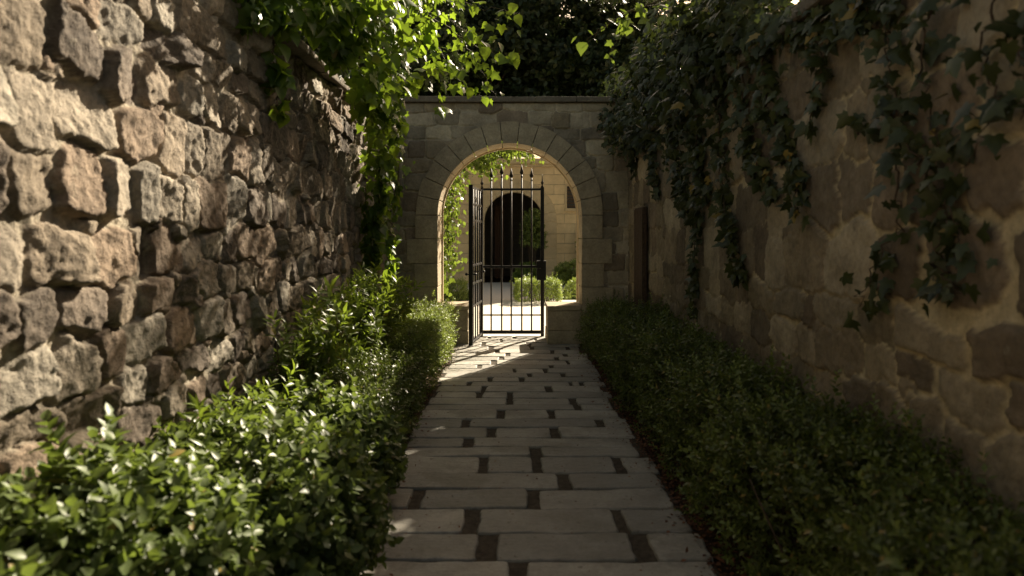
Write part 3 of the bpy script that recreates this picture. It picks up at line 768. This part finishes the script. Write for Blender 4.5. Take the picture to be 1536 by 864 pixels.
# right ivy
vr = thing('climbing_ivy', (XR, 6, 3), 'dark ivy mass covering the top of the right wall beside the arch', 'ivy')
cs = []
rr_ = np.random.default_rng(5)
for yy in np.arange(4.3, 9.3, .2):
    for _ in range(4):
        cs.append(((XR+rr_.uniform(-.25, .25), yy+rr_.uniform(-.15, .15), rr_.uniform(2.5, 3.4)), rr_.uniform(.2, .34)))
Pc, Nc = leaf_cloud([c for c, r_ in cs], [(r_*.8, r_, r_) for c, r_ in cs], [int(120*(r_/.3)**2) for c, r_ in cs])
ps = [Pc]; st = []
def wl(*pts): return [W(a, b, XR-.06) for a, b in pts]
lines = [(wl((960, 150), (975, 200), (985, 290)), 260, .09), (wl((990, 120), (1010, 230), (1040, 330)), 330, .12), (wl((1040, 100), (1050, 250), (1045, 330), (1035, 470)), 200, .055),
         (wl((1070, 60), (1080, 200), (1085, 300), (1110, 420)), 260, .075), (wl((1140, 40), (1150, 150), (1185, 240), (1200, 320)), 240, .075), (wl((1110, 60), (1115, 200), (1160, 290)), 220, .07),
         (wl((1000, 100), (1035, 200), (1060, 300)), 300, .1), (wl((945, 130), (950, 220), (950, 260)), 200, .06), (wl((1215, 20), (1230, 100), (1215, 190)), 120, .04),
         (wl((1170, 10), (1240, 30), (1320, 20)), 260, .09), (wl((1030, 60), (1120, 60), (1200, 40)), 300, .13)]
for ln, pm, sp in lines:
    pp, L = strand_points(ln, pm*.6, (sp*.5, sp*1.3, sp)); pp[:, 0] = np.minimum(pp[:, 0], XR-.03); ps.append(pp); st.append(tube(L, .007, .003, 4))
ivp = np.concatenate(ps)
sd_ = np.array([math.sin(R(29))*math.cos(R(33)), math.cos(R(29))*math.cos(R(33)), math.sin(R(33))])
keep = np.ones(len(ivp), bool)
for gx_, gy_, gr in ((-.64, 3.36, .10), (-.55, 3.42, .11), (-.46, 3.36, .09), (-.68, 2.85, .07), (-.6, 3.9, .07), (-.72, 4.5, .06), (-.62, 5.05, .06), (-.5, 2.7, .05)):      # holes cut in the ivy along sun rays to fleck the path
    q = ivp-np.array([gx_, gy_, 0]); dist = np.linalg.norm(q-(q@sd_)[:, None]*sd_, axis=1); keep &= dist > gr
ivp = ivp[keep]
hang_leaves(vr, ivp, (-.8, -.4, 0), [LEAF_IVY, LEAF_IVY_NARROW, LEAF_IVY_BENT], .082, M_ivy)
V, Fc, _ = merge(st); mesh('stem', V, Fc, M_bark, vr)
vr2 = thing('climbing_ivy', (XR, 2.6, 3), 'ivy with large lobed leaves trailing down the near end of the right wall', 'ivy')
ps = []; st = []
lines = [(wl((1330, -10), (1335, 120), (1345, 220)), 120, .06), (wl((1400, -20), (1380, 100), (1400, 200), (1420, 300)), 130, .07), (wl((1340, 150), (1380, 260), (1430, 330), (1440, 430)), 130, .06),
         (wl((1500, -40), (1470, 60), (1500, 160), (1440, 260)), 110, .07), (wl((1345, 240), (1350, 340), (1310, 400), (1290, 460)), 90, .045), (wl((1420, 330), (1400, 400), (1440, 440)), 110, .05),
         (wl((1280, -40), (1300, 20), (1330, 60)), 110, .06), (wl((1560, -60), (1540, 60), (1530, 180)), 90, .06), (wl((1260, 180), (1300, 200), (1340, 190)), 50, .03)]
for ln, pm, sp in lines:
    pp, L = strand_points(ln, pm*.38, (sp*.6, sp*1.2, sp), taper=False); pp[:, 0] = np.minimum(pp[:, 0], XR-.03); ps.append(pp); st.append(tube(L, .005, .002, 4))
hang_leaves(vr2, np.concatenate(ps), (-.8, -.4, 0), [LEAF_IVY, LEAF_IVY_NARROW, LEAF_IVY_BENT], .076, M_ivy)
V, Fc, _ = merge(st); mesh('stem', V, Fc, M_bark, vr2)

# ------------------------------------------------------------------ trees
def tree(label, base, h, crown_c, crown_r, n, leaf, m, clumps=26, tr=.16, tpls=None, name='tree', gap=.0, seed=0, group=None):
    t = thing(name, (base[0], base[1], 0), label, 'tree', group); r_ = np.random.default_rng(seed+100)
    base = np.array([base[0], base[1], -.03]); cc = np.array(crown_c, float); cr = np.array(crown_r, float)
    tp = np.array([base[0]*.5+cc[0]*.5, base[1]*.5+cc[1]*.5, max(h*.45, cc[2]-cr[2]*.7)])
    V, Fc, _ = tube(smooth_line([base, (base+tp)/2+r_.normal(0, .08, 3), tp, cc], 14, .02), tr, tr*.35, 10); mesh('trunk', V, Fc, M_bark, t)
    D = norm(r_.normal(size=(clumps, 3))); pc = cc+D*cr*(r_.uniform(.35, .95, (clumps, 1)))
    limbs = [tube(smooth_line([tp, (tp+p)/2+r_.normal(0, .15, 3), p], 7), tr*.3, .015, 5) for p in pc]
    V, Fc, _ = merge(limbs); mesh('limb', V, Fc, M_bark, t)
    k = n//clumps; Pn = []; Nn = []
    for p in pc:
        d = norm(r_.normal(size=(k, 3))); Pn.append(p+d*cr.mean()*r_.uniform(.25, .42)*(r_.random((k, 1))**.4)*[1, 1, .75]); Nn.append(d)
    fill(t, np.concatenate(Pn), np.concatenate(Nn), tpls or [LEAF_OVATE], leaf, m, -.1, (.1, .9), .8, name='crown')
    return t
T_leafy = [sprig(LEAF_OVATE, 7, 1.0, .6, 1.2) for _ in range(3)]
# foliage rising behind the arch wall
tree('dark evergreen rising close behind the left half of the arch wall', (-2.2, 10.4), 4, (-1.7, 10.0, 4.3), (1.1, .35, .75), 2600, .22, M_tree, 34, .09, T_leafy, seed=1)
tree('dark evergreen leaning over the right half of the arch wall', (3.6, 9.9), 4, (3.3, 9.8, 4.1), (1.0, .5, .7), 2200, .22, M_tree, 34, .09, T_leafy, seed=2)
for i, (x, y, h, r_, lab) in enumerate([(-7.5, 26, 11.5, 3.4, 'tall dark tree behind the courtyard building, leftmost'), (-1.6, 27, 12.6, 3.6, 'tall dark tree behind the building left of the archway centre'),
                                 (3.4, 26.5, 11.3, 3.2, 'tall dark tree behind the building, rightmost')]):
    tree(lab, (x, y), h, (x, y, h-r_*1.35), (r_, 2.0, r_*1.3), 9000, .55, M_tree, 40, .25, T_leafy, seed=10+i, group='dark trees behind the building')
# unseen tree added beyond the right wall so its crown dapples the light
tree('unseen tree added behind the right wall to dapple the left wall', (3.4, 10.8), 8, (2.0, 11.2, 6.1), (1.2, 1.9, .9), 800, .13, M_tree, 13, .14, T_leafy, seed=30)

# ------------------------------------------------------------------ courtyard
FY = 20.0
b = thing('courtyard_building', (0, FY, 0), 'warm ashlar building with an arched dark doorway beyond the gate', 'building')
DX, DR, DS, DO = .05, .87, 1.80, 1.27
bm = bmesh.new()
def poly_face(bm, pts): return bm.faces.new([bm.verts.new(p) for p in pts])
HT = 3.66
arc = [(DX+DR*1.05*math.cos(t), DS+DR*1.05*math.sin(t)) for t in np.linspace(0, math.pi, 25)]
for x0_, x1_, z0_, z1_ in ((-9, DX-DR*1.05, 0, HT), (2.28, 9, 0, HT), (DX+DR*1.05, 1.62, 0, HT), (1.62, 2.28, 0, 2.2), (1.62, 2.28, 2.85, HT)):
    poly_face(bm, [(x0_, FY, z0_), (x1_, FY, z0_), (x1_, FY, z1_), (x0_, FY, z1_)])
for (a, c) in zip(arc, arc[1:]): poly_face(bm, [(a[0], FY, a[1]), (a[0], FY, HT), (c[0], FY, HT), (c[0], FY, c[1])][::-1])
poly_face(bm, [(-9, FY, HT), (9, FY, HT), (9, FY+6, HT), (-9, FY+6, HT)])
for x in (-9, 9): poly_face(bm, [(x, FY, 0), (x, FY+6, 0), (x, FY+6, HT), (x, FY, HT)])
poly_face(bm, [(-9, FY+6, 0), (9, FY+6, 0), (9, FY+6, HT), (-9, FY+6, HT)])
from_bm('facade', bm, M_facade, b)
bm = bmesh.new()
for k in range(13):
    a0, a1 = math.pi*k/13, math.pi*(k+1)/13; g = .005
    pl = [(DX+DR*math.cos(t), DS+DR*math.sin(t)) for t in np.linspace(a0+g, a1-g, 4)]+[(DX+DO*math.cos(t), DS+DO*math.sin(t)) for t in np.linspace(a1-g, a0+g, 4)]
    wedge(bm, pl, FY-.03, FY+.35, .006)
for s in (-1, 1):
    for k in range(5):
        xa, xb = sorted((DX+s*DR, DX+s*DO)); box(bm, xa, xb, FY-.03, FY+.35, k*DS/5+.004, (k+1)*DS/5-.004, .006)
bmesh.ops.recalc_face_normals(bm, faces=bm.faces)
from_bm('door_surround', bm, M_surround, b)
bm = bmesh.new()   # dark passage behind the doorway
poly_face(bm, [(-2, FY+3, 0), (2.2, FY+3, 0), (2.2, FY+3, 3.4), (-2, FY+3, 3.4)]); poly_face(bm, [(-2, FY+.4, 0), (-2, FY+3, 0), (-2, FY+3, 3.4), (-2, FY+.4, 3.4)])
poly_face(bm, [(2.2, FY+.4, 0), (2.2, FY+3, 0), (2.2, FY+3, 3.4), (2.2, FY+.4, 3.4)]); poly_face(bm, [(-2, FY+.4, 3.4), (2.2, FY+.4, 3.4), (2.2, FY+3, 3.4), (-2, FY+3, 3.4)])
from_bm('passage', bm, M_dark, b)
bm = bmesh.new()
for k in range(2): box(bm, -.55+k*.15, -.41+k*.15, FY+1.6, FY+1.65, .03, 2.35, .006)
for z in (.4, 1.2, 2.0): box(bm, -.55, -.26, FY+1.565, FY+1.597, z, z+.12, .006)
from_bm('inner_door', bm, M_door, b)
bm = bmesh.new(); box(bm, -9.1, 9.1, FY-.12, FY+.1, 3.50, 3.66, .02); box(bm, -9.05, 9.05, FY-.06, FY+.05, 3.42, 3.497, .01)
from_bm('cornice', bm, M_surround, b)
bm = bmesh.new(); box(bm, 1.55, 2.35, FY-.06, FY+.1, 2.11, 2.197, .01); box(bm, 1.56, 1.617, FY-.02, FY+.1, 2.2, 2.9, .005); box(bm, 2.283, 2.34, FY-.02, FY+.1, 2.2, 2.9, .005); box(bm, 1.62, 2.28, FY-.02, FY+.1, 2.853, 2.92, .005)
w = from_bm('window', bm, M_surround, b)
bm = bmesh.new(); box(bm, 1.62, 2.28, FY+.12, FY+.14, 2.2, 2.85); gl = from_bm('pane', bm, M_glass, b); gl.parent = w
bm = bmesh.new()
for k in range(6): box(bm, 1.62, 2.28, FY+.08, FY+.11, 2.22+k*.105, 2.29+k*.105, .004)
lv = from_bm('louvre', bm, M_wood, b); lv.parent = w

hk = dict(r=.1, lump=.03, depth=.08, tint=(.3, 1.0))
hedge('clipped courtyard hedge behind the open gate leaf', -3.2, -1.02, 14.2, 14.9, .38, 2600, T_box_far, .07, M_hedge, seed=11, **hk)
hedge('clipped courtyard hedge seen through the closed gate bars', .10, 1.0, 14.2, 15.0, .43, 1700, T_box_far, .07, M_hedge, seed=12, **hk)
bush('round clipped box ball at the right of the courtyard', (1.42, 13.7, .25), (.33, .33, .29), 900, T_box_far, .06, M_hedge, seed=13, tint=(.3, 1), lump=.03, shell=.15, up=.1)
bush('small round box ball at the left of the courtyard', (-1.55, 14.2, .16), (.27, .27, .22), 700, T_box_far, .06, M_hedge, seed=14, tint=(.3, 1), lump=.03, shell=.15, up=.1)
fb = bush('loose flowering bush before the courtyard wall', (1.6, 17.2, .28), (.5, .4, .38), 800, T_lance, .13, M_hedge, seed=15, tint=(.2, .9))
for _ in range(26):
    D = rdir(1)[0]; D[2] = abs(D[2]); pf = np.array([1.6, 17.2, .30])+D*np.array([.52, .42, .40]); k = 5; a = np.arange(k)*2*math.pi/k
    dd = np.column_stack([np.cos(a), np.full(k, -.5), np.sin(a)]); V, Fc, T = scatter(LEAF_OVATE, np.tile(pf, (k, 1)), dd, np.tile([0, -1, .4], (k, 1)), np.full(k, .045), np.full(k, rng.random()))
    mesh('flower', V, Fc, M_flower, fb, tint=T)
bush('tall pale shrub standing in front of the dark doorway', (.60, 19.2, 1.3), (.28, .25, .8), 1100, T_leafy, .12, M_hedge, seed=16, tint=(.1, .6), lump=.2, shell=.9)
bush('low bush at the foot of the dark doorway', (.42, 18.8, .25), (.28, .25, .28), 420, T_lance, .13, M_lance, seed=17)
bush('leafy climber growing up the courtyard wall below the window', (2.15, 19.6, .8), (.2, .2, .75), 900, T_leafy, .12, M_lance, seed=18, lump=.2)
sheet('lawn', -3.4, -.95, 14.8, 17.0, .001, M_grass); sheet('lawn', 1.0, 4, 14.9, 17.4, .001, M_grass)
# climber on the courtyard side of the arch
cv = thing('climbing_vine', (-1.2, 10.6, 0), 'sunlit climber hanging at the left edge of the archway on the courtyard side', 'vine')
ps = []; st = []
for ln, pm, sp in [([P(690, 230, 10.8), P(675, 300, 11), P(670, 400, 11)], 320, .12), ([P(660, 260, 11), P(655, 340, 11), P(660, 420, 11)], 300, .12), ([P(640, 220, 10.8), P(700, 240, 10.8), P(760, 228, 10.8), P(800, 222, 10.8)], 330, .10),
                   ([P(690, 235, 10.8), P(730, 248, 10.8), P(745, 255, 10.8)], 300, .08), ([P(650, 240, 11.3), P(645, 350, 11.3), P(650, 500, 11.3)], 300, .15)]:
    pp, L = strand_points(ln, pm, (sp, sp, sp), taper=False); ps.append(pp); st.append(tube(L, .012, .006, 5))
st.append(tube(smooth_line([(-1.3, 10.8, 0), (-1.25, 10.9, 1.4), P(650, 225, 10.9)], 10), .03, .012, 6))
hang_leaves(cv, np.concatenate(ps), (0, -.8, .2), [LEAF_BROAD, LEAF_OVATE], .085, M_climb, flat=.7)
V, Fc, _ = merge(st); mesh('stem', V, Fc, M_bark, cv)

# ------------------------------------------------------------------ light, sky, camera
SUN_AZ, SUN_EL = 29.0, 33.0        # azimuth from +Y towards +X
w = bpy.data.worlds.new('World'); scene.world = w; w.use_nodes = True
nt = w.node_tree; bg = nt.nodes['Background']
sky = nt.nodes.new('ShaderNodeTexSky'); sky.sky_type = 'NISHITA'; sky.sun_disc = False
sky.sun_elevation = R(SUN_EL); sky.sun_rotation = R(SUN_AZ); sky.dust_density = 3; sky.ozone_density = .5
wm = nt.nodes.new('ShaderNodeMix'); wm.data_type = 'RGBA'; wm.blend_type = 'MULTIPLY'; wm.inputs[0].default_value = 1; wm.inputs[7].default_value = (1.0, .79, .55, 1)
nt.links.new(sky.outputs[0], wm.inputs[6]); nt.links.new(wm.outputs[2], bg.inputs[0]); bg.inputs[1].default_value = .056
sl = bpy.data.lights.new('sun', 'SUN'); sl.energy = 5.0; sl.angle = R(.5); sl.color = (1, .87, .68)
so = bpy.data.objects.new('sun', sl); COL.objects.link(so); so.location = (6, 10, 9)
dv = Vector((math.sin(R(SUN_AZ))*math.cos(R(SUN_EL)), math.cos(R(SUN_AZ))*math.cos(R(SUN_EL)), math.sin(R(SUN_EL))))
so.rotation_euler = dv.to_track_quat('Z', 'Y').to_euler()
cam = bpy.data.cameras.new('camera'); cam.sensor_width = 36; cam.lens = F/1536*36; cam.shift_y = (HY-432)/1536; cam.clip_end = 400; cam.clip_start = .05
cam.dof.use_dof = True; cam.dof.focus_distance = 9.2; cam.dof.aperture_fstop = 2.2
co = bpy.data.objects.new('camera', cam); COL.objects.link(co); co.location = (0, 0, CH); co.rotation_euler = (R(90), 0, 0)
scene.camera = co
vs_ = scene.view_settings; vs_.view_transform = 'Standard'; vs_.look = 'None'; vs_.gamma = 1; vs_.use_curve_mapping = False; vs_.exposure = 1.6
scene.cycles.use_denoising = True
scene.cycles.max_bounces = 8; scene.cycles.diffuse_bounces = 5; scene.cycles.transmission_bounces = 4; scene.cycles.sample_clamp_indirect = 6
